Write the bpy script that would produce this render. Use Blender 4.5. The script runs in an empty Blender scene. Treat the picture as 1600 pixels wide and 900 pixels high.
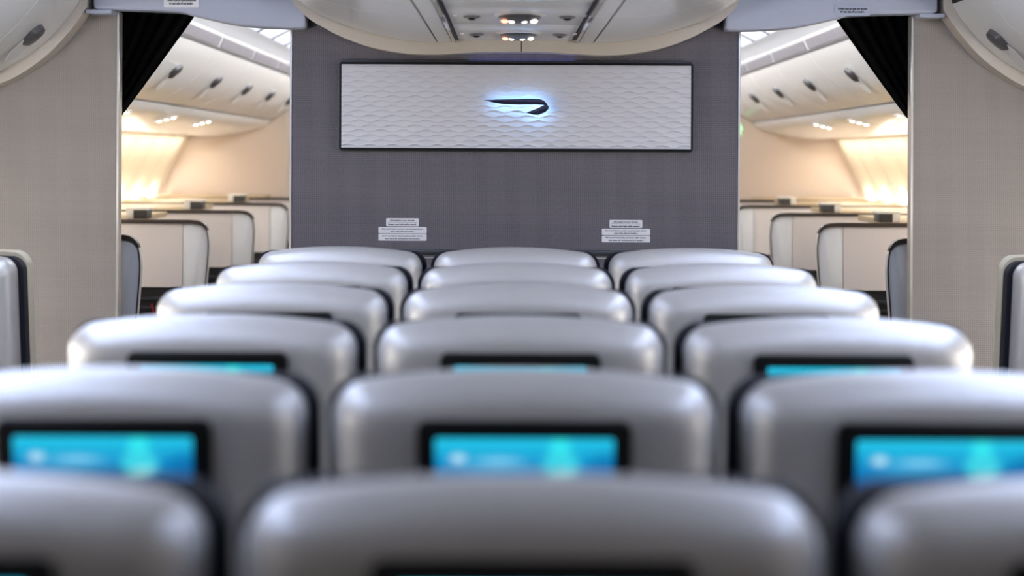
import bpy, bmesh, math
from mathutils import Vector, Matrix

scene = bpy.context.scene
COL = scene.collection
R = math.radians

# ------------------------------------------------------------------ camera
cam_d = bpy.data.cameras.new('camera')
cam = bpy.data.objects.new('camera', cam_d)
COL.objects.link(cam)
cam.location = (-0.02, 0.0, 1.41)
cam.rotation_euler = (R(90), R(-0.28), 0)
cam_d.sensor_width = 36.0
cam_d.lens = 3053 / 1600 * 36
cam_d.shift_x = 5 / 1600
cam_d.shift_y = -206 / 1600
cam_d.clip_start = 0.05
cam_d.dof.use_dof = True
cam_d.dof.focus_distance = 6.55
cam_d.dof.aperture_fstop = 2.6
scene.camera = cam

# ------------------------------------------------------------------ world, exposure
w = bpy.data.worlds.new('world')
scene.world = w
w.use_nodes = True
w.node_tree.nodes['Background'].inputs[0].default_value = (0.75, 0.82, 1.0, 1)
w.node_tree.nodes['Background'].inputs[1].default_value = 0.4
scene.view_settings.view_transform = 'Standard'
scene.view_settings.look = 'None'
scene.view_settings.gamma = 1.0
scene.view_settings.use_curve_mapping = False
scene.view_settings.exposure = 0.0

AISLE_NEAR = 6.0       # luminous aisle ceiling, near cabin
AISLE_FAR = 0.75        # luminous aisle ceiling, forward cabin
WASH_NEAR = 20         # warm wash lamps above the windows (W per lamp)
WASH_FAR = 27
PANE = 27.0             # daylight in the window panes
HALO = 13.0
COVE_FAR = 48
COVE_NEAR = 13

def area(name, loc, size, size_y, power, color, rot):
    l = bpy.data.lights.new(name, 'AREA')
    l.shape = 'RECTANGLE'; l.size = size; l.size_y = size_y
    l.energy = power; l.color = color
    o = bpy.data.objects.new(name, l); COL.objects.link(o)
    o.location = loc; o.rotation_euler = rot
    return o
for s in (-1, 1):
    # long wash lamps tucked under the outer edge of the side bins
    area('wash_lamp_near', (s*2.27, 2.6, 1.525), 0.07, 7.6, WASH_NEAR, (1.0, 0.86, 0.68), (0, R(-s*12), 0))
    area('wash_lamp_forward', (s*2.27, 10.4, 1.525), 0.07, 7.3, WASH_FAR, (1.0, 0.88, 0.72), (0, R(-s*12), 0))

    # cove lamps on the outer faces of the forward centre bins, washing the aisle
    area('cove_lamp_forward', (s*0.835, 10.38, 2.06), 0.10, 7.44, COVE_FAR, (0.95, 0.97, 1.0), (0, R(-s*75), 0))
    area('cove_lamp_near', (s*0.835, 3.4, 2.06), 0.10, 4.4, COVE_NEAR, (0.84, 0.90, 1.0), (0, R(-s*75), 0))

# ------------------------------------------------------------------ materials
def new_mat(name):
    m = bpy.data.materials.new(name); m.use_nodes = True
    nt = m.node_tree
    return m, nt, nt.nodes['Principled BSDF']
def srgb(r, g, b):
    f = lambda c: (c/255/12.92) if c/255 <= 0.04045 else ((c/255+0.055)/1.055)**2.4
    return (f(r), f(g), f(b), 1)
def mat(name, rgb, rough=0.5, metal=0.0, noise=0.0, nscale=60, bump=0.0, bscale=300, spec=0.5, coat=0.0):
    m, nt, b = new_mat(name)
    c = srgb(*rgb)
    b.inputs['Base Color'].default_value = c
    b.inputs['Roughness'].default_value = rough
    b.inputs['Metallic'].default_value = metal
    b.inputs['Specular IOR Level'].default_value = spec
    b.inputs['Coat Weight'].default_value = coat
    tc = nt.nodes.new('ShaderNodeTexCoord')
    n = nt.nodes.new('ShaderNodeTexNoise'); n.inputs['Scale'].default_value = nscale
    n.inputs['Detail'].default_value = 4
    nt.links.new(tc.outputs['Object'], n.inputs['Vector'])
    mr = nt.nodes.new('ShaderNodeMapRange')
    mr.inputs['To Min'].default_value = 1 - noise; mr.inputs['To Max'].default_value = 1 + noise
    nt.links.new(n.outputs['Fac'], mr.inputs['Value'])
    mx = nt.nodes.new('ShaderNodeVectorMath'); mx.operation = 'SCALE'
    mx.inputs[0].default_value = c[:3]
    nt.links.new(mr.outputs[0], mx.inputs['Scale'])
    nt.links.new(mx.outputs[0], b.inputs['Base Color'])
    if bump:
        n2 = nt.nodes.new('ShaderNodeTexNoise'); n2.inputs['Scale'].default_value = bscale
        nt.links.new(tc.outputs['Object'], n2.inputs['Vector'])
        bp = nt.nodes.new('ShaderNodeBump'); bp.inputs['Strength'].default_value = bump
        bp.inputs['Distance'].default_value = 0.001
        nt.links.new(n2.outputs['Fac'], bp.inputs['Height'])
        nt.links.new(bp.outputs[0], b.inputs['Normal'])
    return m
def weave(name, rgb, period=0.0068, contrast=0.16, rough=0.8):
    """woven wall cloth: crossed fine threads"""
    m, nt, b = new_mat(name)
    c = srgb(*rgb)
    tc = nt.nodes.new('ShaderNodeTexCoord')
    sep = nt.nodes.new('ShaderNodeSeparateXYZ'); nt.links.new(tc.outputs['Object'], sep.inputs[0])
    def sine(sock, p):
        a = nt.nodes.new('ShaderNodeMath'); a.operation = 'MULTIPLY'; a.inputs[1].default_value = 2*math.pi/p
        nt.links.new(sock, a.inputs[0])
        s = nt.nodes.new('ShaderNodeMath'); s.operation = 'SINE'; nt.links.new(a.outputs[0], s.inputs[0])
        return s.outputs[0]
    sx = sine(sep.outputs[0], period); sz = sine(sep.outputs[2], period*0.9)
    mu = nt.nodes.new('ShaderNodeMath'); mu.operation = 'ADD'
    nt.links.new(sx, mu.inputs[0]); nt.links.new(sz, mu.inputs[1])
    n = nt.nodes.new('ShaderNodeTexNoise'); n.inputs['Scale'].default_value = 120; n.inputs['Detail'].default_value = 3
    nt.links.new(tc.outputs['Object'], n.inputs['Vector'])
    m2 = nt.nodes.new('ShaderNodeMath'); m2.operation = 'MULTIPLY_ADD'
    nt.links.new(n.outputs['Fac'], m2.inputs[0]); m2.inputs[1].default_value = 3.0
    nt.links.new(mu.outputs[0], m2.inputs[2])
    mr = nt.nodes.new('ShaderNodeMapRange')
    mr.inputs['From Min'].default_value = -0.5; mr.inputs['From Max'].default_value = 3.5
    mr.inputs['To Min'].default_value = 1-contrast; mr.inputs['To Max'].default_value = 1+contrast
    nt.links.new(m2.outputs[0], mr.inputs['Value'])
    mx = nt.nodes.new('ShaderNodeVectorMath'); mx.operation = 'SCALE'; mx.inputs[0].default_value = c[:3]
    nt.links.new(mr.outputs[0], mx.inputs['Scale'])
    nt.links.new(mx.outputs[0], b.inputs['Base Color'])
    b.inputs['Roughness'].default_value = rough
    b.inputs['Specular IOR Level'].default_value = 0.25
    bp = nt.nodes.new('ShaderNodeBump'); bp.inputs['Strength'].default_value = 0.25; bp.inputs['Distance'].default_value = 0.001
    nt.links.new(m2.outputs[0], bp.inputs['Height']); nt.links.new(bp.outputs[0], b.inputs['Normal'])
    return m
def emit(name, rgb, strength):
    m, nt, b = new_mat(name)
    b.inputs['Base Color'].default_value = (0.8, 0.8, 0.8, 1)
    b.inputs['Emission Color'].default_value = (*rgb, 1)
    b.inputs['Emission Strength'].default_value = strength
    return m

M = {
 'shell':   mat('silver_grey_seat_shell', (200, 197, 194), 0.40, 0.45, 0.03, 40, 0.25, 900, 0.5),
 'navy':    mat('dark_navy_upholstery', (16, 16, 28), 0.75, 0, 0.1, 80, 0.2, 500, 0.3),
 'black':   mat('black_plastic', (8, 9, 10), 0.45, 0, 0.05, 80, 0, 0, 0.3),
 'frame':   mat('grey_seat_frame', (70, 72, 76), 0.4, 0.6, 0.05),
 'cover':   mat('beige_headrest_cover', (200, 190, 165), 0.8, 0, 0.05),
 'bin':     mat('white_bin_plastic', (224, 224, 223), 0.22, 0, 0.02, 30, 0.05, 800, 0.5),
 'trimb':   mat('stone_trim', (200, 190, 178), 0.5, 0, 0.03),
 'ceil':    mat('ceiling_white', (215, 216, 220), 0.5, 0, 0.02),
 'gap':     mat('dark_gap', (14, 14, 18), 0.6),
 'vent':    mat('grey_vent_strip', (120, 116, 122), 0.5, 0, 0.15, 20),
 'latch':   mat('grey_latch', (84, 82, 84), 0.4, 0, 0.05),
 'alu':     mat('aluminium', (215, 212, 208), 0.3, 0.7, 0.03),
 'chrome':  mat('chrome_strip', (225, 228, 235), 0.12, 1.0, 0.02),
 'bulk':    weave('charcoal_wall_cloth', (110, 106, 112), contrast=0.24),
 'part':    weave('taupe_wall_cloth', (154, 146, 140), contrast=0.11),
 'farpart': weave('beige_wall_cloth', (194, 177, 162), contrast=0.03, period=0.02),
 'side':    mat('cream_sidewall', (228, 220, 205), 0.5, 0, 0.02),
 'carpet':  mat('dark_carpet', (50, 50, 58), 0.95, 0, 0.3, 200, 0.4, 400, 0.1),
 'header':  mat('pale_header_plastic', (180, 185, 202), 0.4, 0, 0.02),
 'curtain': mat('black_curtain_cloth', (6, 6, 8), 0.95, 0, 0.2, 60, 0, 0, 0.1),
 'panel':   mat('white_relief_panel', (218, 217, 222), 0.5, 0, 0.015, 80, 0.05, 900, 0.4),
 'emblem':  mat('dark_navy_chrome', (104, 106, 142), 0.16, 0.8, 0.05, 50),
 'placard': mat('pale_placard', (236, 234, 238), 0.5, 0, 0.02),
 'ink':     mat('black_ink', (12, 12, 16), 0.7),
 'suite':   mat('white_suite_shell', (220, 211, 206), 0.45, 0, 0.025, 60, 0.05, 600),
 'suite_e': mat('pale_grey_suite_edge', (216, 216, 217), 0.35, 0, 0.02),
 'cap':     mat('dark_brown_cap', (58, 48, 42), 0.45, 0, 0.1, 30),
 'tan':     mat('tan_console_top', (168, 146, 108), 0.4, 0, 0.08, 20),
 'sbase':   mat('dark_suite_base', (24, 20, 22), 0.5, 0, 0.1),
 'boxw':    mat('light_box_end', (214, 206, 192), 0.4),
 'boxd':    mat('dark_box_side', (62, 58, 54), 0.5),
 'red':     mat('red_piping', (150, 22, 26), 0.6),
 'pocket':  mat('charcoal_pocket', (40, 40, 46), 0.8, 0, 0.1),
 'lum_near': emit('luminous_aisle_ceiling_near', (0.52, 0.65, 1.0), AISLE_NEAR),
 'lum_far':  emit('luminous_aisle_ceiling_forward', (0.70, 0.80, 1.0), AISLE_FAR),
 'pane':    emit('daylight_pane', (1.0, 0.97, 0.92), PANE),
 'lens':    emit('lit_reading_lens', (1.0, 0.93, 0.80), 5.0),
 'sign_w':  emit('lit_sign_white', (1.0, 0.88, 0.74), 5.0),
 'sign_r':  emit('lit_sign_red', (1.0, 0.30, 0.14), 3.5),
 'green':   emit('green_exit_sign', (0.10, 0.95, 0.25), 0.9),
 'added_toplamp': emit('added_blue_top_lamp', (0.16, 0.24, 1.0), 2.6),  # added lamp, a guess at the source of the blue glow
 'halo':    emit('blue_halo_lamp', (0.22, 0.52, 1.0), HALO),
}

def screen_material():
    m, nt, b = new_mat('screen_picture')
    L = nt.links
    tc = nt.nodes.new('ShaderNodeTexCoord')
    sc = nt.nodes.new('ShaderNodeVectorMath'); sc.operation = 'MULTIPLY'
    sc.inputs[1].default_value = (1/0.105, 0, 1/0.06)
    L.new(tc.outputs['Object'], sc.inputs[0])
    sep = nt.nodes.new('ShaderNodeSeparateXYZ'); L.new(sc.outputs[0], sep.inputs[0])
    ramp = nt.nodes.new('ShaderNodeValToRGB')
    mr = nt.nodes.new('ShaderNodeMapRange'); mr.inputs['From Min'].default_value = -1; mr.inputs['From Max'].default_value = 1
    L.new(sep.outputs[2], mr.inputs['Value']); L.new(mr.outputs[0], ramp.inputs['Fac'])
    e = ramp.color_ramp.elements
    e[0].position = 0.0; e[0].color = (0.0, 0.035, 0.16, 1)
    e[1].position = 1.0; e[1].color = (0.014, 0.52, 0.74, 1)
    x = e.new(0.50); x.color = (0.0, 0.07, 0.30, 1)
    x = e.new(0.74); x.color = (0.003, 0.22, 0.50, 1)
    cur = ramp.outputs['Color']
    def blob(cur, cx, cz, rx, rz, col, fac, soft=0.35, rot=0.0):
        s = nt.nodes.new('ShaderNodeVectorMath'); s.operation = 'SUBTRACT'; s.inputs[1].default_value = (cx, 0, cz)
        L.new(sc.outputs[0], s.inputs[0]); v = s.outputs[0]
        if rot:
            vr = nt.nodes.new('ShaderNodeVectorRotate'); vr.rotation_type = 'Y_AXIS'; vr.inputs['Angle'].default_value = rot
            L.new(v, vr.inputs['Vector']); v = vr.outputs[0]
        d = nt.nodes.new('ShaderNodeVectorMath'); d.operation = 'MULTIPLY'; d.inputs[1].default_value = (1/rx, 0, 1/rz)
        L.new(v, d.inputs[0])
        ln = nt.nodes.new('ShaderNodeVectorMath'); ln.operation = 'LENGTH'; L.new(d.outputs[0], ln.inputs[0])
        r = nt.nodes.new('ShaderNodeMapRange'); r.interpolation_type = 'SMOOTHSTEP'
        r.inputs['From Min'].default_value = 1.0; r.inputs['From Max'].default_value = 1.0-soft
        r.inputs['To Min'].default_value = 0; r.inputs['To Max'].default_value = fac
        L.new(ln.outputs['Value'], r.inputs['Value'])
        mx = nt.nodes.new('ShaderNodeMix'); mx.data_type = 'RGBA'
        mx.inputs['B'].default_value = (*col, 1)
        for k in mx.inputs:
            if k.name == 'A' and k.type == 'RGBA': L.new(cur, k)
            if k.name == 'B' and k.type == 'RGBA': k.default_value = (*col, 1)
        L.new(r.outputs[0], mx.inputs[0])
        return [o for o in mx.outputs if o.type == 'RGBA'][0]
    cur = blob(cur, -0.35, 0.50, 0.70, 0.30, (0.06, 0.42, 0.68), 0.6, 0.9)
    cur = blob(cur, 0.92, 0.35, 0.30, 0.60, (0.0, 0.11, 0.34), 0.7, 0.9)
    cur = blob(cur, 0.40, 0.80, 0.17, 0.42, (0.03, 0.74, 0.78), 0.9, 0.7)
    cur = blob(cur, 0.41, 0.50, 0.27, 0.32, (0.04, 0.58, 0.70), 0.95, 0.5)
    cur = blob(cur, 0.41, 0.30, 0.27, 0.14, (0.40, 0.86, 0.90), 0.85, 0.9, 0.3)
    cur = blob(cur, -0.74, 0.60, 0.14, 0.14, (0.6, 0.85, 0.95), 0.8, 0.9)
    cur = blob(cur, -0.28, 0.56, 0.38, 0.10, (0.28, 0.66, 0.86), 0.7, 0.9)
    b.inputs['Base Color'].default_value = (0.01, 0.01, 0.012, 1)
    b.inputs['Roughness'].default_value = 0.25
    L.new(cur, b.inputs['Emission Color'])
    b.inputs['Emission Strength'].default_value = 1.15
    return m
M['screen'] = screen_material()

# ------------------------------------------------------------------ helpers
def link(name, me, m=None, parent=None, loc=(0, 0, 0), smooth=None):
    if m: me.materials.append(M[m] if isinstance(m, str) else m)
    if smooth is not None:
        for p in me.polygons: p.use_smooth = True
        me.set_sharp_from_angle(angle=R(smooth))
    o = bpy.data.objects.new(name, me); COL.objects.link(o)
    o.location = loc
    if parent: o.parent = parent
    return o
def mesh_pd(name, v, f):
    me = bpy.data.meshes.new(name); me.from_pydata(v, [], f); 
    bm = bmesh.new(); bm.from_mesh(me); bmesh.ops.recalc_face_normals(bm, faces=bm.faces); bm.to_mesh(me); bm.free()
    return me
def boxes(name, bs, m, parent=None, bevel=0.0, seg=2, loc=(0, 0, 0)):
    """one mesh of boxes (x0,x1,y0,y1,z0,z1)"""
    bm = bmesh.new()
    for (x0, x1, y0, y1, z0, z1) in bs:
        r = bmesh.ops.create_cube(bm, size=1)
        for v in r['verts']:
            v.co = Vector(((x0+x1)/2+v.co.x*(x1-x0), (y0+y1)/2+v.co.y*(y1-y0), (z0+z1)/2+v.co.z*(z1-z0)))
    if bevel: bmesh.ops.bevel(bm, geom=bm.edges[:], offset=bevel, segments=seg, profile=0.5, affect='EDGES')
    me = bpy.data.meshes.new(name); bm.to_mesh(me); bm.free()
    return link(name, me, m, parent, loc, smooth=40 if bevel else None)
def prism_y(name, pts, y0, y1, m, parent=None, bevel=0.0, seg=2, smooth=30, loc=(0, 0, 0)):
    """closed XZ polygon extruded along Y"""
    n = len(pts)
    v = [(x, y0, z) for x, z in pts] + [(x, y1, z) for x, z in pts]
    f = [tuple(range(n)), tuple(range(2*n-1, n-1, -1))]
    for i in range(n):
        j = (i+1) % n; f.append((i, j, n+j, n+i))
    me = mesh_pd(name, v, f)
    if bevel:
        bm = bmesh.new(); bm.from_mesh(me)
        ed = [e for e in bm.edges if len(e.link_faces) == 2 and e.calc_face_angle() > R(35)]
        bmesh.ops.bevel(bm, geom=ed, offset=bevel, segments=seg, profile=0.5, affect='EDGES')
        bm.to_mesh(me); bm.free()
    return link(name, me, m, parent, loc, smooth=smooth)
def strip_y(name, pts, y0, y1, m, parent=None, thick=0.004, side=1, ny=1):
    """open XZ profile swept along Y with thickness (towards side*left normal)"""
    out = []
    for i, (x, z) in enumerate(pts):
        a = pts[max(i-1, 0)]; b = pts[min(i+1, len(pts)-1)]
        d = Vector((b[0]-a[0], b[1]-a[1])).normalized()
        out.append((x - d.y*thick*side, z + d.x*thick*side))
    return prism_y(name, list(pts)+out[::-1], y0, y1, m, parent, smooth=30)
def rrect(w, h, r, n=5, cx=0, cz=0):
    p = []
    for (sx, sz, a0) in ((1, 1, 0), (-1, 1, 90), (-1, -1, 180), (1, -1, 270)):
        for k in range(n+1):
            a = R(a0 + 90*k/n)
            p.append((cx+sx*(w/2-r)+r*math.cos(a), cz+sz*(h/2-r)+r*math.sin(a)))
    return p
def lerp_curve(pts, n=6):
    """Catmull-Rom refine"""
    out = []
    for i in range(len(pts)-1):
        p0 = pts[max(i-1, 0)]; p1 = pts[i]; p2 = pts[i+1]; p3 = pts[min(i+2, len(pts)-1)]
        for k in range(n):
            t = k/n
            out.append(tuple(0.5*((2*b)+(-a+c)*t+(2*a-5*b+4*c-d)*t*t+(-a+3*b-3*c+d)*t**3) for a, b, c, d in zip(p0, p1, p2, p3)))
    out.append(pts[-1])
    return out
def empty(name, loc):
    o = bpy.data.objects.new(name, None); o.empty_display_size = 0.1; COL.objects.link(o); o.location = loc
    return o
def tag(o, label, cat, group=None):
    o['label'] = label; o['category'] = cat
    if group: o['group'] = group
    return o
def struct(o, label=None):
    o['kind'] = 'structure'
    if label: o['label'] = label
    return o
def stuff(o): o['kind'] = 'stuff'; return o
def mirror(pts): return [(-x, z) for x, z in pts]
def text_part(name, body, w, h, loc, parent, m='ink'):
    cu = bpy.data.curves.new(name, 'FONT'); cu.body = body; cu.align_x = 'CENTER'; cu.align_y = 'CENTER'; cu.size = 1; cu.offset = 0.035
    cu.resolution_u = 2
    t = bpy.data.objects.new(name, cu); COL.objects.link(t)
    dg = bpy.context.evaluated_depsgraph_get(); dg.update()
    me = bpy.data.meshes.new_from_object(t.evaluated_get(dg))
    bpy.data.objects.remove(t)
    xs = [v.co.x for v in me.vertices]; ys = [v.co.y for v in me.vertices]
    cx, cy = (min(xs)+max(xs))/2, (min(ys)+max(ys))/2
    sx, sy = w/(max(xs)-min(xs)), h/(max(ys)-min(ys))
    for v in me.vertices: v.co = Vector(((v.co.x-cx)*sx, 0, (v.co.y-cy)*sy))
    me.materials.clear()
    return link(name, me, m, parent, loc)

YB = 6.60            # plane of the bulkhead
YF = 14.2            # far partition of the forward cabin
YR = -1.6            # rear of what is built

# ------------------------------------------------------------------ cabin shell
struct(boxes('floor', [(-2.75, 2.75, YR, YF+0.1, -0.05, 0)], 'carpet'))
side_prof = lerp_curve([(2.34, 1.56), (2.47, 1.32), (2.60, 1.05), (2.69, 0.75), (2.70, 0.45), (2.62, 0.0)], 4)
for s, nm in ((-1, 'left'), (1, 'right')):
    p = [(s*x, z) for x, z in side_prof]
    struct(strip_y('wall_'+nm, p, YR, YF, 'side', thick=0.04, side=s))
    # upright joints of the sidewall liner in the forward cabin
n = 0
for s in (-1, 1):
    for k in range(13):
        y = 6.95 + k*0.6
        n += 1
        p = [(s*(x-0.004), z) for x, z in side_prof]
        o = strip_y('trim_%d' % n, p, y-0.005, y+0.005, 'side', thick=0.003, side=-s); struct(o)
# windows: oval reveal with a bright pane
def x_at(z):
    for (a, b) in zip(side_prof, side_prof[1:]):
        if b[1] <= z <= a[1]:
            t = (z-a[1])/(b[1]-a[1]); return a[0]+t*(b[0]-a[0])
    return 2.6
win_ring = None
n = 0
zc = 1.01
tilt = math.atan2(x_at(zc-0.1)-x_at(zc+0.1), 0.2)
def oval(w, h, e=2.6, k=28):
    out = []
    for i in range(k):
        a = 2*math.pi*i/k; c, s_ = math.cos(a), math.sin(a)
        out.append((w/2*math.copysign(abs(c)**(2/e), c), h/2*math.copysign(abs(s_)**(2/e), s_)))
    return out
ov_o, ov_i = oval(0.36, 0.50), oval(0.27, 0.41)
k = len(ov_o)
v = [(x, -0.004, z) for x, z in ov_o] + [(x, -0.022, z) for x, z in [(a*0.97, b*0.97) for a, b in ov_o]] + [(x, -0.012, z) for x, z in ov_i]
f = []
for i in range(k):
    j = (i+1) % k
    f += [(i, j, k+j, k+i), (k+i, k+j, 2*k+j, 2*k+i)]
ring_me = mesh_pd('window_reveal', v, f); ring_me.materials.append(M['side'])
pane_me = mesh_pd('pane', [(x, -0.010, z) for x, z in ov_i] + [(x, -0.004, z) for x, z in ov_i],
                  [tuple(range(k)), tuple(range(2*k-1, k-1, -1))] + [(i, (i+1) % k, k+(i+1) % k, k+i) for i in range(k)])
pane_me.materials.append(M['pane'])
for s in (-1, 1):
    for y in [1.6, 2.2, 2.8, 3.4, 4.0, 4.6, 5.2, 5.8] + [7.25+0.6*i for i in range(12)]:
        n += 1
        o = empty('window_%d' % n, (s*x_at(zc), y, zc)); struct(o)
        o.rotation_euler = (0, 0, 0)
        o.matrix_world = Matrix.Translation((s*x_at(zc), y, zc)) @ Matrix.Rotation(s*(-tilt), 4, 'Y') @ Matrix.Rotation(-s*R(90), 4, 'Z')
        for nm, me in (('window_reveal', ring_me), ('pane', pane_me)):
            c = bpy.data.objects.new(nm, me); COL.objects.link(c); c.parent = o
struct(prism_y('wall_rear', [(-2.7, 0), (2.7, 0), (2.6, 1.1), (2.3, 1.6), (1.4, 2.2), (-1.4, 2.2), (-2.3, 1.6), (-2.6, 1.1)], YR-0.05, YR, 'part'))
struct(prism_y('wall_front', [(-2.74, 0), (2.74, 0), (2.74, 0.8), (2.66, 1.1), (2.42, 1.6), (2.2, 2.2), (-2.2, 2.2), (-2.42, 1.6), (-2.66, 1.1), (-2.74, 0.8)], YF, YF+0.05, 'farpart'),
       'beige partition closing the forward cabin')
for s in (-1, 1):
    n += 1
    struct(boxes('trim_%d' % (40+n), [(s*1.64-0.005, s*1.64+0.005, YF-0.006, YF, 0, 1.75)], 'trimb'))

# luminous aisle ceilings, with ribs, and the white cove beside them
cove = lerp_curve([(1.42, 2.0), (1.375, 2.03), (1.33, 2.05)], 4)
lum = lerp_curve([(1.325, 2.053), (1.20, 2.11), (1.05, 2.14), (0.86, 2.14)], 5)
for s, nm in ((-1, 'left'), (1, 'right')):
    for (y0, y1, lm, tagn) in ((YR, 1.0, 'ceil', 'rear'), (1.0, 5.6, 'lum_near', 'near'), (5.6, YB-0.10, 'ceil', 'bulkhead'), (YB+0.05, YF, 'lum_far', 'forward')):
        struct(strip_y('ceiling_cove_%s_%s' % (nm, tagn), [(s*x, z) for x, z in cove], y0, y1, 'ceil', thick=0.012, side=-s))
        c = struct(strip_y(('ceiling_light_%s_%s' if lm != 'ceil' else 'ceiling_panel_%s_%s') % (nm, tagn), [(s*x, z) for x, z in lum], y0, y1, lm, thick=0.012, side=-s))
        y = y0 + 0.35
        while y < y1:
            if y > 4.0 and lm != 'ceil':
                strip_y('rib', [(s*x, z-0.004) for x, z in lum], y-0.008, y+0.008, 'vent', parent=c, thick=0.008, side=s)
            y += 0.62
struct(boxes('ceiling_crown', [(-1.5, 1.5, YR, YF, 2.17, 2.2)], 'ceil'))

# ------------------------------------------------------------------ bulkhead and side partitions
struct(boxes('wall_bulkhead', [(-0.7535, 0.7535, YB, YB+0.04, 0, 2.16)], 'bulk'), 'charcoal cloth bulkhead between the two aisles')
i_ = 100
for s in (-1, 1):
    i_ += 1
    struct(boxes('trim_%d' % i_, [(s*0.757-0.0035, s*0.757+0.0035, YB-0.004, YB+0.045, 0, 2.1)], 'alu', bevel=0.001, seg=1))
i_ += 1
struct(boxes('trim_%d' % i_, [(-0.75, 0.75, YB-0.010, YB, 1.076, 1.094)], 'frame', bevel=0.003), 'grey rail across the foot of the bulkhead cloth')
i_ += 1
struct(boxes('trim_%d' % i_, [(-0.75, 0.75, YB-0.005, YB, 1.064, 1.069)], 'alu'))
for s, nm in ((-1, 'left'), (1, 'right')):
    pts = [(s*1.345, 0), (s*2.62, 0), (s*2.70, 0.45), (s*2.69, 0.75), (s*2.60, 1.05), (s*2.34, 1.56), (s*2.2, 2.1), (s*1.345, 2.1)]
    struct(prism_y('wall_partition_'+nm, pts, YB, YB+0.04, 'part', smooth=None), 'taupe cloth partition at the %s aisle' % nm)
    i_ += 1
    struct(boxes('trim_%d' % i_, [(s*1.3405-0.0045, s*1.3405+0.0045, YB-0.006, YB+0.046, 0, 1.89)], 'alu', bevel=0.0015, seg=1))

# ------------------------------------------------------------------ centre overhead: bins, service panel, end trim
c_door = lerp_curve([(0.262, 1.788), (0.33, 1.790), (0.40, 1.799), (0.50, 1.822), (0.60, 1.855), (0.66, 1.882), (0.71, 1.915), (0.738, 1.945)], 4)
c_back = [(0.80, 2.02), (0.82, 2.15), (0.262, 2.15)]
c_rail = [(0.212, 1.7895), (0.256, 1.788), (0.256, 1.83), (0.212, 1.83)]
def centre_run(y0, y1, s, label, group):
    o = empty('centre_overhead_bin', (s*0.5, (y0+y1)/2, 1.79)); tag(o, label, 'overhead bin', group)
    off = (-s*0.5, -(y0+y1)/2, -1.79)
    g = 0.0035
    prism_y('bin_door', [(s*x, z) for x, z in c_door+c_back], y0+g, y1-g, 'bin', o, loc=off)
    prism_y('inner_panel', [(s*x, z) for x, z in c_rail], y0+g, y1-g, 'bin', o, loc=off)
    prism_y('latch_strip', [(s*x, z) for x, z in [(0.728, 1.934), (0.742, 1.944), (0.756, 1.962), (0.748, 1.966), (0.735, 1.952)]], y0+0.1, y1-0.03, 'chrome', o, loc=off)
    return o
def chrome_groove(y0, y1, s):
    pass
for s, nm in ((-1, 'left'), (1, 'right')):
    centre_run(5.30, YB-0.10, s, 'curved white centre bin beside the bulkhead trim, on the %s' % nm, 'centre overhead bins')
    centre_run(4.05, 5.30, s, 'curved white centre bin at the top edge, nearer than its %s-hand neighbour at the bulkhead' % nm, 'centre overhead bins')
    struct(prism_y('ceiling_centre_%s_near' % nm, [(s*x, z) for x, z in c_door+c_back], YR, 4.05, 'bin'))
    struct(prism_y('ceiling_centre_%s_forward' % nm, [(s*x, z) for x, z in c_door+c_back], YB+0.05, YF, 'bin'))
    # chrome edged groove between bins and service panel
    i_ += 1
    t = struct(boxes('trim_%d' % i_, [(s*0.2-0.010, s*0.2+0.010, YR, YB-0.10, 1.796, 1.802)], 'gap'), 'dark groove beside the ceiling service panel')
    for (a, b) in ((4.05, 5.29), (5.31, YB-0.10)):
        boxes('chrome_strip', [(s*0.203-0.0055, s*0.203+0.0055, a, b, 1.786, 1.797)], 'chrome', t, bevel=0.002)
# bezel-dark back above joints
struct(boxes('ceiling_centre_core', [(-0.26, 0.26, YR, YB-0.10, 1.835, 2.15)], 'gap'))
# service panel: two visible lengths
def service_panel(y0, y1, label):
    o = empty('service_panel', (0, (y0+y1)/2, 1.79)); tag(o, label, 'ceiling panel', 'ceiling service panels')
    boxes('panel_plate', [(-0.188, 0.188, y0+0.003-(y0+y1)/2, y1-0.003-(y0+y1)/2, 0.005, 0.04)], 'bin', o, bevel=0.003)
    return o
service_panel(5.72, YB-0.10, 'glossy white ceiling panel against the bulkhead trim')
service_panel(4.85, 5.72, 'glossy white ceiling panel at the top edge of the picture')
struct(boxes('ceiling_centre_panel_near', [(-0.188, 0.188, YR, 4.85, 1.795, 1.83)], 'bin'))
def ellipse_dome(name, rx, ry, h, m, parent, z0, inv=False):
    bm = bmesh.new()
    bmesh.ops.create_uvsphere(bm, u_segments=28, v_segments=10, radius=1)
    bmesh.ops.delete(bm, geom=[v for v in bm.verts if v.co.z > 0.02], context='VERTS')
    for v in bm.verts: v.co = Vector((v.co.x*rx, v.co.y*ry, v.co.z*h+z0))
    me = bpy.data.meshes.new(name); bm.to_mesh(me); bm.free()
    return link(name, me, m, parent, smooth=60)
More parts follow.
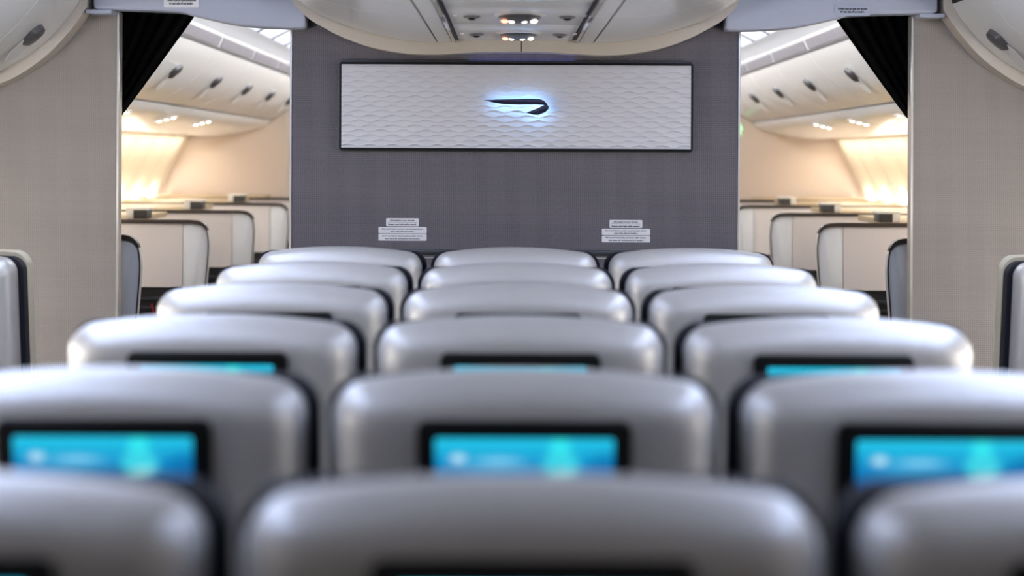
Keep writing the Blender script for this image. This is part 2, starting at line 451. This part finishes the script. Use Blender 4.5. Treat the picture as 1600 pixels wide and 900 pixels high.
for (y, lab) in ((6.12, 'oval lit sign cluster on the ceiling nearest the bulkhead'), (5.33, 'oval lit sign cluster at the top edge of the ceiling')):
    o = empty('light_cluster', (0.008, y, 1.795)); tag(o, lab, 'ceiling light', 'oval ceiling clusters')
    ellipse_dome('housing', 0.062, 0.13, 0.022, 'latch', o, 0.0)
    ellipse_dome('rim', 0.074, 0.155, 0.010, 'bin', o, 0.0)
    for kx, mm in ((-0.041, 'sign_r'), (-0.021, 'sign_w'), (0.012, 'sign_w'), (0.038, 'sign_w')):
        e = ellipse_dome('lit_lens', 0.0100, 0.022, 0.007, mm, o, -0.0165); e.location = (kx, -0.02, 0)
    for sx in (-1, 1):
        nz = empty('air_nozzle', (0.008+sx*0.132, y+0.06, 1.795))
        tag(nz, 'small dark %s air nozzle %s' % ('left-hand' if sx < 0 else 'right-hand', 'nearest the bulkhead, beside the oval cluster' if y > 6 else 'beside the oval cluster at the top edge'), 'air nozzle', 'ceiling air nozzles')
        ellipse_dome('socket', 0.024, 0.045, 0.007, 'vent', nz, 0.0)
        e = ellipse_dome('nozzle', 0.012, 0.022, 0.007, 'black', nz, -0.004)
        b = boxes('call_button', [(-0.006, 0.006, -0.012, 0.012, -0.003, 0.002)], 'sign_w' if False else 'placard', nz, bevel=0.001, seg=1, loc=(sx*0.045, -0.05, 0))
# stone trim that closes the centre overhead against the bulkhead
low = [(0.0, 1.757), (0.10, 1.756), (0.20, 1.751), (0.29, 1.747), (0.38, 1.752), (0.48, 1.770), (0.575, 1.803), (0.64, 1.836), (0.69, 1.866), (0.735, 1.91)]
lowc = lerp_curve(low, 4)
full = [(-x, z) for x, z in lowc[::-1]] + lowc[1:]
trim = prism_y('trim_200', full + [(0.76, 1.97), (0.80, 2.14), (-0.80, 2.14), (-0.76, 1.97)], YB-0.10, YB-0.002, 'trimb')
struct(trim, 'curved stone-coloured trim between ceiling and bulkhead')
boxes('joint', [(-0.0012, 0.0012, YB-0.1015, YB-0.099, 1.757, 1.80)], 'gap', trim, loc=(0.02, 0, 0))

# ------------------------------------------------------------------ side overhead bins
s_door = lerp_curve([(1.449, 1.922), (1.482, 1.872), (1.544, 1.800), (1.609, 1.743), (1.674, 1.703), (1.745, 1.668)], 4)
s_back = [(1.80, 1.70), (2.25, 1.75), (2.1, 2.0), (1.60, 2.0), (1.56, 1.923)]
vent_p = [(1.419, 1.984), (1.439, 1.939), (1.50, 1.95), (1.48, 1.99)]
psu_p = lerp_curve([(1.748, 1.661), (1.80, 1.612), (1.95, 1.575), (2.12, 1.55), (2.22, 1.545)], 3) + [(2.30, 1.60), (2.28, 1.74), (1.82, 1.69)]
def latch_mesh():
    # pointed teardrop scoop, proud of the door, in local (a along Y, b down the door, c outwards)
    bm = bmesh.new()
    prof = [(-0.058, 0.0), (-0.052, 0.018), (-0.03, 0.034), (0, 0.040), (0.03, 0.034), (0.052, 0.018), (0.058, 0.0), (0.045, -0.026), (0.02, -0.048), (0, -0.054), (-0.02, -0.048), (-0.045, -0.026)]
    lo = [bm.verts.new((a, b, -0.004)) for a, b in prof]
    hi = [bm.verts.new((a*0.8, b*0.8+0.004, 0.014)) for a, b in prof]
    top = bm.verts.new((0, 0.015, 0.022))
    k = len(prof)
    for i in range(k):
        j = (i+1) % k
        bm.faces.new((lo[i], lo[j], hi[j], hi[i])); bm.faces.new((hi[i], hi[j], top))
    bmesh.ops.recalc_face_normals(bm, faces=bm.faces)
    me = bpy.data.meshes.new('latch'); bm.to_mesh(me); bm.free()
    me.materials.append(M['latch'])
    for p in me.polygons: p.use_smooth = True
    me.set_sharp_from_angle(angle=R(50))
    return me
LATCH = latch_mesh()
def cup_mesh():
    me = mesh_pd('latch_cup', [(a*1.0, b, 0.002) for a, b in oval(0.12, 0.11, 2.2, 20)] + [(a*0.9, b*0.9, 0.0035) for a, b in oval(0.12, 0.11, 2.2, 20)],
                 [(i, (i+1) % 20, 20+(i+1) % 20, 20+i) for i in range(20)] + [tuple(range(20, 40))])
    me.materials.append(M['bin']); return me
CUP = cup_mesh()
def side_bin(s, y0, y1, label, yh=None):
    yc = (y0+y1)/2
    o = empty('overhead_bin', (s*1.6, yc, 1.67)); tag(o, label, 'overhead bin', 'side overhead bins')
    off = (-s*1.6, -yc, -1.67); g = 0.006
    d = prism_y('bin_door', [(s*x, z) for x, z in s_door+s_back], y0+g, y1-g, 'bin', o, loc=off)
    prism_y('vent_strip', [(s*x, z) for x, z in vent_p], y0+0.04, y1-0.04, 'vent', o, loc=off)
    prism_y('upper_panel', [(s*x, z) for x, z in [(1.418, 2.0), (1.430, 1.972), (1.447, 1.9365), (1.452, 1.9365), (1.51, 1.953), (1.50, 2.0)]], y0+0.002, y1-0.002, 'bin', o, loc=off)
    prism_y('service_strip', [(s*x, z) for x, z in psu_p], y0+g/2, y1-g/2, 'bin', o, loc=off)
    prism_y('shadow_gap', [(s*x, z) for x, z in [(1.452, 1.924), (1.449, 1.9365), (1.55, 1.9365), (1.55, 1.924)]], y0+g, y1-g, 'gap', o, loc=off)
    # latch on the door
    hx, hz = 1.548, 1.797
    nrm = Vector((-s*0.73, 0, -0.68)).normalized()      # outwards, down and towards the aisle
    down = Vector((s*0.68, 0, -0.73)).normalized()
    av = Vector((0, 1, 0))
    mtx = Matrix(((av.x, -down.x, nrm.x, 0), (av.y, -down.y, nrm.y, 0), (av.z, -down.z, nrm.z, 0), (0, 0, 0, 1)))
    base = Matrix.Translation((s*hx - s*1.6, (yh if yh else yc)-yc, hz-1.67))
    for nm, me, sh in (('latch', LATCH, 0.0), ('latch_cup', CUP, 0.075)):
        c = bpy.data.objects.new(nm, me); COL.objects.link(c); c.parent = o
        c.matrix_local = Matrix.Translation(down*sh + nrm*(0.003 if sh == 0 else -0.001)) @ base @ mtx
    return o
def reading_unit(s, y, label):
    o = empty('reading_light', (s*1.81, y, 1.606)); tag(o, label, 'reading light', 'reading lights under the side bins')
    slope = math.atan2(0.037, 0.15)
    o.rotation_euler = (0, s*slope, 0)
    boxes('bezel', [(-0.060, 0.060, -0.05, 0.05, -0.015, -0.007)], 'bin', o, bevel=0.003)
    for k in (-1, 0, 1):
        boxes('lit_lens', [(k*0.038-0.009, k*0.038+0.009, -0.022, 0.022, -0.019, -0.013)], 'lens', o, bevel=0.002, seg=1)
seams = [6.79, 8.30, 9.57, 10.80, 11.95, 13.05, YF-0.01]
words = ['directly behind the black curtain', 'first one seen past the curtain edge', 'second one seen past the curtain', 'third one seen past the curtain', 'fourth one seen past the curtain', 'last one against the far beige partition']
for s, nm in ((-1, 'left'), (1, 'right')):
    side_bin(s, 6.02, YB-0.10, 'short white overhead bin with grey latch by the %s taupe partition' % nm, 6.27)
    side_bin(s, 4.75, 6.02, 'white overhead bin entering the top corner, nearest the camera on the %s' % nm, 5.0)
    struct(prism_y('ceiling_side_%s' % nm, [(s*x, z) for x, z in s_door+s_back], YR, 4.75, 'bin'))
    struct(prism_y('ceiling_side_strip_%s' % nm, [(s*x, z) for x, z in psu_p], YR, 4.75, 'bin'))
    struct(prism_y('ceiling_side_upper_%s' % nm, [(s*x, z) for x, z in [(1.418, 2.0), (1.447, 1.9365), (1.51, 1.953), (1.50, 2.0)]], YR, 4.75, 'bin'))
    struct(boxes('ceiling_side_core_%s' % nm, [(min(s*1.62, s*2.1), max(s*1.62, s*2.1), YR, YF-0.02, 1.82, 1.98)], 'gap'))
    for k in range(6):
        side_bin(s, seams[k], seams[k+1], 'white forward-cabin overhead bin, %s side, %s' % (nm, words[k]))
    for k, wd in ((1, 'nearest the curtain'), (2, 'second from the curtain'), (3, 'third from the curtain')):
        reading_unit(s, (seams[k]+seams[k+1])/2, 'row of three lit reading lamps under the %s forward bins, %s' % (nm, wd))
    # end trim against the partition
    lowp = lerp_curve([(1.425, 1.905), (1.434, 1.888), (1.479, 1.825), (1.544, 1.752), (1.609, 1.70), (1.674, 1.660), (1.739, 1.633), (1.83, 1.575), (2.0, 1.535), (2.25, 1.515)], 4)
    i_ += 1
    struct(prism_y('trim_%d' % (300+i_), [(s*x, z) for x, z in lowp] + [(s*2.3, 1.56), (s*2.2, 2.05), (s*1.42, 2.05)], YB-0.10, YB-0.002, 'trimb'),
           'curved pale trim closing the %s bins at the partition' % nm)

# ------------------------------------------------------------------ aisle headers with placards, rails and curtains
for s, nm in ((-1, 'left'), (1, 'right')):
    o = empty('aisle_header', (s*1.06, YB-0.06, 1.84))
    tag(o, 'pale blue-grey header panel over the %s aisle opening' % nm, 'header panel', 'aisle header panels')
    off = (-s*1.06, -(YB-0.06), -1.84)
    bot = [(x, z-0.010) for x, z in lerp_curve([(1.405, 1.912), (1.39, 1.902), (1.33, 1.901), (1.13, 1.894), (1.08, 1.884), (0.95, 1.856), (0.86, 1.846), (0.76, 1.842), (0.70, 1.843)], 4)]
    prism_y('fascia', [(s*x, z) for x, z in bot] + [(s*0.70, 1.90), (s*0.80, 2.10), (s*1.33, 2.05), (s*1.405, 2.0)], YB-0.099, YB-0.002, 'header', o, bevel=0.008, seg=3, loc=off)
    prism_y('soffit', [(s*x, z-0.001+0.006) for x, z in bot[6:-3]] + [(s*0.80, 1.90), (s*1.30, 1.94)], YB-0.002, YB+0.05, 'trimb', o, loc=off)
    prism_y('curtain_rail', [(s*x, z+0.022) for x, z in bot[6:-3]] + [(s*x, z+0.036) for x, z in bot[6:-3]][::-1], YB+0.05, YB+0.085, 'alu', o, loc=off)
    boxes('end_block', [(min(s*1.345, s*1.43), max(s*1.345, s*1.43), YB-0.098, YB-0.002, 1.878, 1.892)], 'header', o, bevel=0.003, loc=off)
    # placard on the header
    px = (280 if s < 0 else 1333)
    X = (px-795)*0.00212-0.02
    ph = 0.028
    zc_ = 1.41+(244-(5 if s < 0 else 13))*0.00212
    p = empty('header_placard', (X, YB-0.101, zc_))
    tag(p, 'small white curtain notice on the %s aisle header' % nm, 'placard', 'curtain notices')
    prism_y('plate', rrect(0.116, 0.034, 0.004), -0.001, 0.0015, 'placard' if s < 0 else 'header', p)
    text_part('lettering', 'Curtain must be open and secured\nfor taxi, take off and landing.', 0.098, 0.020, (0, -0.0016, 0), p)
    # curtain gathered to the outer side
    NU, NV = 60, 40
    verts, faces = [], []
    ztop = 1.925
    for j in range(NV+1):
        t = j/NV
        z = ztop - t*1.45
        if z > 1.50:
            q = (ztop-z)/(ztop-1.50); xi = 1.075 + (1.385-1.075)*(q**1.02); xo = 1.52
        else:
            q = min(1, (1.50-z)/0.6); xi = 1.385-0.02*math.sin(q*math.pi/2); xo = 1.52+0.03*q
        squeeze = (xo-xi)/(1.52-1.075)
        for i in range(NU+1):
            u = i/NU
            x = xi+(xo-xi)*u
            y = YB+0.117+0.022*math.sin(u*9*2*math.pi+0.6*math.sin(3*t))*(0.7+0.3*squeeze)+0.006*math.sin(u*23+t*5)
            verts.append((s*x, y, z))
    for j in range(NV):
        for i in range(NU):
            a = j*(NU+1)+i; faces.append((a, a+1, a+NU+2, a+NU+1))
    me = mesh_pd('aisle_curtain', verts, faces)
    c = link('aisle_curtain', me, None, smooth=60)
    c.data.materials.append(M['curtain'])
    md = c.modifiers.new('thickness', 'SOLIDIFY'); md.thickness = 0.003
    tag(c, 'black pleated curtain tied back at the %s aisle opening' % nm, 'curtain', 'aisle curtains')

# ------------------------------------------------------------------ relief panel with the backlit emblem
PW, PZ0, PZ1 = 1.193, 1.427, 1.726
pan = empty('relief_panel', (0.004, YB, PZ0))
tag(pan, 'wide white wave-relief panel with a dark rim on the charcoal bulkhead', 'wall panel')
ph = PZ1-PZ0
prism_y('outer_frame', rrect(PW+0.004, ph+0.004, 0.012, cz=ph/2), -0.020, -0.001, 'frame', pan, bevel=0.002)
prism_y('dark_rim', rrect(PW-0.002, ph-0.002, 0.011, cz=ph/2), -0.0235, -0.019, 'black', pan)
prism_y('backing', rrect(PW-0.019, ph-0.019, 0.008, cz=ph/2), -0.0265, -0.022, 'panel', pan)
W2, H2 = PW-0.019, ph-0.019
NS = 17; S = H2/NS; P = 0.0756; A = S*0.25
for kx in range(NS+1):
    def yu(x): return H2 - (kx-0.5)*S + A*math.cos(2*math.pi*x/P + kx*math.pi)
    def yl(x): return H2 - (kx+0.5)*S + A*math.cos(2*math.pi*x/P + (kx+1)*math.pi)
    NC = 190; v = []; f = []
    for i in range(NC+1):
        x = -W2/2 + W2*i/NC
        a, b = min(max(yu(x), 0), H2), min(max(yl(x), 0), H2)
        if kx == 0: a = H2
        th = max(0.0, yu(x)-yl(x)); h = 0.0110*(th/(S+2*A))**1.1
        z0 = (PZ1-PZ0-H2)/2
        yf = -0.0385
        v += [(x, yf, z0+a), (x, yf+h, z0+a), (x, yf+h*0.34, z0+a*0.6+b*0.4), (x, yf, z0+b)]
    for i in range(NC):
        q = i*4
        for r in range(3): f.append((q+r, q+r+1, q+4+r+1, q+4+r))
    me = mesh_pd('relief_strip', v, f)
    # keep normals towards the cabin
    if sum(p.normal.y for p in me.polygons) > 0: me.flip_normals()
    link('relief_strip', me, 'panel', pan, smooth=35)
# added, unseen blue lamp strip that throws the blue glow above the panel
boxes('added_top_lamp', [(-0.16, 0.20, -0.012, -0.004, ph+0.002, ph+0.0035)], 'added_toplamp', pan)
boxes('lamp_lip', [(-0.59, 0.59, -0.0195, -0.0165, ph-0.001, ph+0.0055)], 'frame', pan)  # added lip that hides the lamp strip from the camera
# emblem: folded ribbon standing off the panel
SC = 0.0889*0.002150
def ez(x, y): return ((740+x*0.0889-795)*0.00215-0.02, 1.41+(244-(120+y*0.0889))*0.00215)
blade = [ez(*p) for p in [(175, 418), (400, 405), (700, 398), (1000, 390), (1150, 395), (1220, 415), (1270, 460), (1308, 522), (1230, 497), (1100, 492), (800, 495), (550, 490), (350, 460), (250, 437)]]
hook = [ez(*p) for p in [(1308, 522), (1316, 552), (1290, 590), (1240, 630), (1130, 672), (1050, 668), (915, 635), (1100, 562), (1230, 499)]]
em = empty('ribbon_emblem', (0.03, YB-0.03, 1.60)); tag(em, 'dark folded-ribbon emblem with blue halo light on the white panel', 'emblem')
off = (-0.03, -(YB-0.03), -1.60)
def ridge(name, pts, y_back, h, m, ridge_pts):
    """outline raised to a ridge line so that it catches light like folded metal"""
    n = len(pts)
    v = [(x, y_back, z) for x, z in pts] + [(x, y_back-0.004, z) for x, z in pts]
    c = len(v); v += [(x, y_back-0.004-h, z) for x, z in ridge_pts]
    f = [tuple(range(n))] + [(i, (i+1) % n, n+(i+1) % n, n+i) for i in range(n)]
    for i in range(n):
        j = (i+1) % n
        def near(p): return min(range(len(ridge_pts)), key=lambda q: (ridge_pts[q][0]-p[0])**2+(ridge_pts[q][1]-p[1])**2)
        a, b = near(pts[i]), near(pts[j])
        if a == b: f.append((n+i, n+j, c+a))
        else: f.append((n+i, n+j, c+b, c+a))
    return link(name, mesh_pd(name, v, f), m, em, off, smooth=20)
yb = YB-0.066
ridge('blade', blade, yb, 0.004, 'emblem', [ez(260, 424), ez(600, 440), ez(900, 442), ez(1150, 445), ez(1240, 465)])
ridge('hook', hook, yb, 0.005, 'emblem', [ez(1290, 548), ez(1200, 590), ez(1060, 632)])
def shrink(pts, k):
    cx = sum(p[0] for p in pts)/len(pts); cz = sum(p[1] for p in pts)/len(pts)
    return [(cx+(x-cx)*k, cz+(z-cz)*k*0.8) for x, z in pts]
prism_y('halo_lamp', shrink(blade, 0.93), yb+0.001, yb+0.004, 'halo', em, smooth=None, loc=off)
prism_y('halo_lamp', shrink(hook, 0.85), yb+0.001, yb+0.004, 'halo', em, smooth=None, loc=off)
for x, z in (ez(700, 445), ez(1180, 445), ez(1150, 610)):
    boxes('standoff', [(x-0.003, x+0.003, yb, YB-0.030, z-0.003, z+0.003)], 'chrome', em, loc=off)

# ------------------------------------------------------------------ placards on the bulkhead
def placard(px0, px1, py0, py1, label, lines):
    K = 0.002162
    x0, x1 = (px0-795)*K-0.02, (px1-795)*K-0.02
    z1, z0 = 1.41+(244-py0)*K, 1.41+(244-py1)*K
    p = empty('placard', ((x0+x1)/2, YB-0.0005, z0)); tag(p, label, 'placard', 'notices on the bulkhead')
    h = z1-z0; wd = x1-x0
    prism_y('plate', rrect(wd, h, 0.003, cz=h/2), -0.0015, 0.0, 'placard', p)
    for (txt, wr, hr, zr) in lines:
        text_part('lettering', txt, wd*wr, h*hr, (0, -0.002, h*zr), p)
    if len(lines) == 2 and lines[0][3] > 0.7:
        boxes('rule', [(-wd*0.45, wd*0.45, -0.002, -0.0014, h*0.49, h*0.52)], 'ink', p)
    return p
for (dx, dy, nm) in ((0, 0, 'left'), (349, 1.0, 'right')):
    placard(603.8+dx, 655+dx, 341.8+dy, 354.2+dy, 'small top notice of the %s-hand stack of placards, divided by a thin rule' % nm,
            [('Life jacket in your legrest.', 0.75, 0.21, 0.73), ('Fasten seat belt while seated.', 0.86, 0.21, 0.22)])
    placard(592+dx, 667.3+dx, 355.5+dy, 365.6+dy, 'middle notice of the %s-hand stack of placards, about the monitor' % nm,
            [('Stow and latch monitor and handset during', 0.86, 0.26, 0.68), ('taxi, take off and landing.', 0.49, 0.26, 0.27)])
    placard(592+dx, 667.3+dx, 366.6+dy, 376.8+dy, 'bottom notice of the %s-hand stack of placards, about the bassinet table' % nm,
            [('Stow and latch baby bassinet table during', 0.84, 0.26, 0.70), ('taxi, take off, turbulence and landing.', 0.73, 0.26, 0.28)])

# ------------------------------------------------------------------ forward cabin: suites
def suite(s, y, label, depth=1.30, box=True):
    o = empty('suite_shell', (s*1.9, y, 0)); tag(o, label, 'suite seat', 'forward cabin suites')
    off = (-s*1.9, -y, 0)
    pr = lambda name, pts, y0, y1, m, **kw: prism_y(name, [(s*a, b) for a, b in pts], y0, y1, m, o, loc=off, **kw)
    edge = lerp_curve([(1.352, 0.60), (1.345, 0.80), (1.332, 0.98), (1.333, 1.04), (1.340, 1.075), (1.355, 1.103)], 4)
    pr('back_panel', [(1.4475, 0.83), (2.50, 0.83), (2.50, 1.108), (1.4445, 1.108)], y-0.004, y+0.045, 'suite')
    pr('edge_panel', edge + [(1.444, 1.106), (1.448, 0.60)], y-0.002, y+0.05, 'suite_e', bevel=0.004)
    cap = lerp_curve([(1.334, 1.078), (1.3375, 1.089), (1.352, 1.109), (1.378, 1.121), (1.42, 1.125)], 4)
    inner = lerp_curve([(1.42, 1.107), (1.385, 1.105), (1.358, 1.096), (1.342, 1.078)], 4)
    pr('cap', cap + [(2.50, 1.125), (2.50, 1.107)] + inner, y-0.010, y+0.025, 'cap')
    pip = [(1.3510, 0.60), (1.3440, 0.80), (1.3310, 0.98), (1.3315, 1.04), (1.337, 1.077)]
    pr('edge_piping', lerp_curve(pip, 4) + [(x+0.004, z) for x, z in lerp_curve(pip, 4)][::-1], y-0.008, y+0.002, 'cap')
    # side wing along the aisle, and the window-side console
    c = pr('console', [(1.80, 0.55), (2.55, 0.55), (2.50, 1.095), (1.80, 1.095)], y+0.06, y+depth, 'suite')
    pr('console_top', [(1.74, 1.095), (2.50, 1.095), (2.50, 1.122), (1.74, 1.122)], y+0.026, y+depth, 'tan', bevel=0.004)
    pr('base', [(1.42, 0.0), (2.50, 0.0), (2.50, 0.83), (1.42, 0.83)], y+0.01, y+0.06, 'sbase')
    if s < 0 and abs(y-8.55) < 0.01:
        pr('red_tag', [(1.560, 0.70), (1.566, 0.70), (1.582, 0.755), (1.575, 0.76)], y-0.012, y-0.004, 'red')
    for z in (0.775, 0.735):
        pr('base_strip', [(1.425, z), (2.50, z), (2.50, z+0.010), (1.425, z+0.010)], y-0.004, y+0.012, 'frame')
    pr('cushion', [(1.40, 0.40), (1.78, 0.40), (1.78, 0.52), (1.40, 0.52)], y+0.10, y+0.75, 'navy', bevel=0.02)
    if not box: return o
    b = pr('divider_box', [(1.605, 1.127), (1.695, 1.127), (1.695, 1.165), (1.605, 1.165)], y+0.02, y+0.14, 'boxd', bevel=0.003)
    for nm_, pts, y0_, y1_, mm in (('box_lid', [(1.602, 1.165), (1.698, 1.165), (1.698, 1.175), (1.602, 1.175)], y+0.015, y+0.16, 'boxw'),
                                   ('box_end', [(1.665, 1.128), (1.697, 1.128), (1.697, 1.165), (1.665, 1.165)], y+0.014, y+0.022, 'boxw')):
        q = prism_y(nm_, [(s*a_, b_) for a_, b_ in pts], y0_, y1_, mm, b, bevel=0.002)
    return o
names = ['directly beside the partition edge', 'second from the partition', 'third from the partition', 'fourth from the partition', 'farthest of them']
for s, nm in ((-1, 'left'), (1, 'right')):
    for k, y in enumerate((6.96, 8.55, 10.08, 11.66, 13.10)):
        suite(s, y, 'white suite shell with dark brown cap on the %s, %s' % (nm, names[k]), 1.30 if k < 4 else 1.05, 0 < k < 4)
# green exit pictogram on the far partition
gs = empty('exit_sign', (1.655, YF-0.002, 1.56)); tag(gs, 'small green lit arrow sign on the far beige partition', 'exit sign')
prism_y('arrow', [(-0.012, 0), (0.0, 0.03), (0.012, 0), (0.010, 0.055), (0.026, 0.045), (0.0, 0.105), (-0.026, 0.045), (-0.010, 0.055)], -0.008, 0, 'green', gs, smooth=None)

# ------------------------------------------------------------------ economy seats
H = 1.152; W = 0.2305; TAN = math.tan(R(9))
def outline(o, W=W, H=H, arch=0.021, rc=0.046, zb=0.50, n=9, m=15):
    """open outline left-bottom -> over the top -> right-bottom, offset inwards by o"""
    w_ = W-o; r = max(rc-0.35*o, 0.02); a_ = arch
    top = lambda x: H-o-a_*(abs(x)/W)**2.2
    pts = [(-w_, zb+o), (-w_, zb+0.25), (-w_, top(w_)-r-0.10)]
    zc_ = top(w_-r)-r
    left = []
    for k in range(n+1):
        a = R(180-78*k/n)
        left.append((-w_+r+r*math.cos(a), zc_+r*math.sin(a)))
    x_end = left[-1][0]
    tops = []
    for k in range(1, m):
        x = x_end + (-2*x_end)*k/m
        tops.append((x, top(x)))
    # blend the end of the arc into the arch
    d = top(x_end)-left[-1][1]
    left = [(x, z+d*(k/n)**2) for k, (x, z) in enumerate(left)]
    pts += left + tops + [(-x, z) for x, z in left[::-1]] + [(-x, z) for x, z in pts[::-1]]
    return pts
def lofted(name, rings, m, parent, H=H):
    """rings: list of (outline points, y); closes front and back"""
    v, f = [], []
    n = len(rings[0][0])
    for pts, y in rings:
        for x, z in pts: v.append((x, y+(H-z)*TAN, z))
    for r in range(len(rings)-1):
        for i in range(n):
            j = (i+1) % n
            f.append((r*n+i, r*n+j, (r+1)*n+j, (r+1)*n+i))
    f.append(tuple(range(n))); f.append(tuple(range((len(rings)-1)*n, len(rings)*n)))
    return link(name, mesh_pd(name, v, f), m, parent, smooth=38)
def make_seat():
    root = empty('economy_seat', (0, 0, 0))
    rr = 0.055
    rings = [(outline(0.004), 0.045), (outline(0.0), 0.035), (outline(0.0), 0.0)]
    for k in range(1, 10):
        t = R(10*k); rings.append((outline(rr*(1-math.cos(t))), -rr*math.sin(t)))
    rings.append((outline(rr+0.02), -rr-0.0015))
    lofted('back_shell', rings, 'shell', root)
    fo = lambda o: outline(o, W+0.0105, H-0.011, 0.006, 0.042, 0.48)
    lofted('backrest', [(fo(0.006), 0.046), (fo(0.0), 0.052), (fo(0.0), 0.10), (fo(0.012), 0.125), (fo(0.035), 0.137)], 'navy', root)
    # monitor
    yb = -rr-0.0015
    def sheared(name, pts, y0, y1, m, parent, bev=0.0):
        o = prism_y(name, pts, y0, y1, m, parent, bevel=bev)
        return o
    zt = H-0.052
    bz = rrect(0.254, 0.215, 0.012, cz=0)
    cz = zt-0.1075
    piv = empty('tmp', (0, 0, 0)); bpy.data.objects.remove(piv)
    ycen = yb+(H-cz)*TAN
    b = prism_y('monitor_bezel', bz, -0.009, 0.012, 'black', root, bevel=0.003)
    b.location = (0, ycen, cz); b.rotation_euler = (math.atan(TAN), 0, 0)
    s = prism_y('screen', rrect(0.210, 0.120, 0.003), -0.002, 0.001, 'screen', b, smooth=None)
    s.location = (0, -0.0095, 0.0285)
    b2 = boxes('control_strip', [(-0.09, 0.09, -0.002, 0.001, -0.008, 0.008)], 'pocket', b, loc=(0, -0.0095, -0.065))
    t = prism_y('tray_table', rrect(0.38, 0.22, 0.02), -0.012, 0.006, 'shell', root, bevel=0.003)
    t.location = (0, yb+(H-0.74)*TAN, 0.74); t.rotation_euler = (math.atan(TAN), 0, 0)
    boxes('tray_latch', [(-0.02, 0.02, -0.02, -0.012, 0.085, 0.10)], 'black', t, bevel=0.003)
    # pan, arm, legs
    boxes('seat_cushion', [(-0.225, 0.225, 0.20, 0.62, 0.36, 0.47)], 'navy', root, bevel=0.03, seg=3)
    boxes('seat_pan', [(-0.225, 0.225, 0.14, 0.60, 0.31, 0.36)], 'frame', root, bevel=0.01)
    boxes('armrest', [(-0.2470, -0.2275, 0.14, 0.52, 0.60, 0.64)], 'pocket', root, bevel=0.008)
    boxes('arm_support', [(-0.2465, -0.2285, 0.15, 0.21, 0.33, 0.60)], 'frame', root, bevel=0.004)
    for x in (-0.15, 0.15):
        prism = boxes('leg', [(x-0.015, x+0.015, 0.22, 0.27, 0, 0.32)], 'frame', root, bevel=0.004)
        boxes('leg', [(x-0.015, x+0.015, 0.50, 0.54, 0, 0.32)], 'frame', root, bevel=0.004)
    return root
def copy_tree(o, parent=None):
    c = o.copy(); COL.objects.link(c); c.parent = parent
    for ch in list(o.children):
        copy_tree(ch, c)
    return c
proto = make_seat()
rows = ['the row nearest the camera', 'the second row from the camera', 'the third row from the camera', 'the fourth row from the camera', 'the fifth row from the camera', 'the farthest row, before the bulkhead']
cols = ['left-hand', 'middle', 'right-hand']
first = True
for r in range(6):
    for c in range(3):
        o = proto if first else copy_tree(proto)
        first = False
        o.location = ((c-1)*0.495, 0.79*(r+1.97), 0)
        extra = ', blue screen lit' if r in (1, 2) else ''
        tag(o, '%s grey-shelled seat in %s%s' % (cols[c], rows[r], extra), 'seat', 'economy seats between the aisles')
        if c == 2:
            boxes('armrest', [(0.2275, 0.2470, 0.14, 0.52, 0.60, 0.64)], 'pocket', o, bevel=0.008)
            boxes('arm_support', [(0.2285, 0.2465, 0.15, 0.21, 0.33, 0.60)], 'frame', o, bevel=0.004)
for s, nm in ((-1, 'left'), (1, 'right')):
    o = copy_tree(proto)
    o.location = (s*1.642, 5.50, -0.020)
    for ch in list(o.children):
        if ch.name.split('.')[0] == 'leg': ch.location.z += 0.020
    tag(o, 'grey seat with beige headrest edge cut off by the %s picture edge' % nm, 'seat', 'seats beyond the aisles')
    fo = lambda q: outline(q, W+0.006, H+0.002, 0.006, 0.045, 0.65)
    lofted('headrest_cover', [(fo(0.004), 0.138), (fo(0.0), 0.145), (fo(0.0), 0.185), (fo(0.02), 0.20)], 'cover', o)
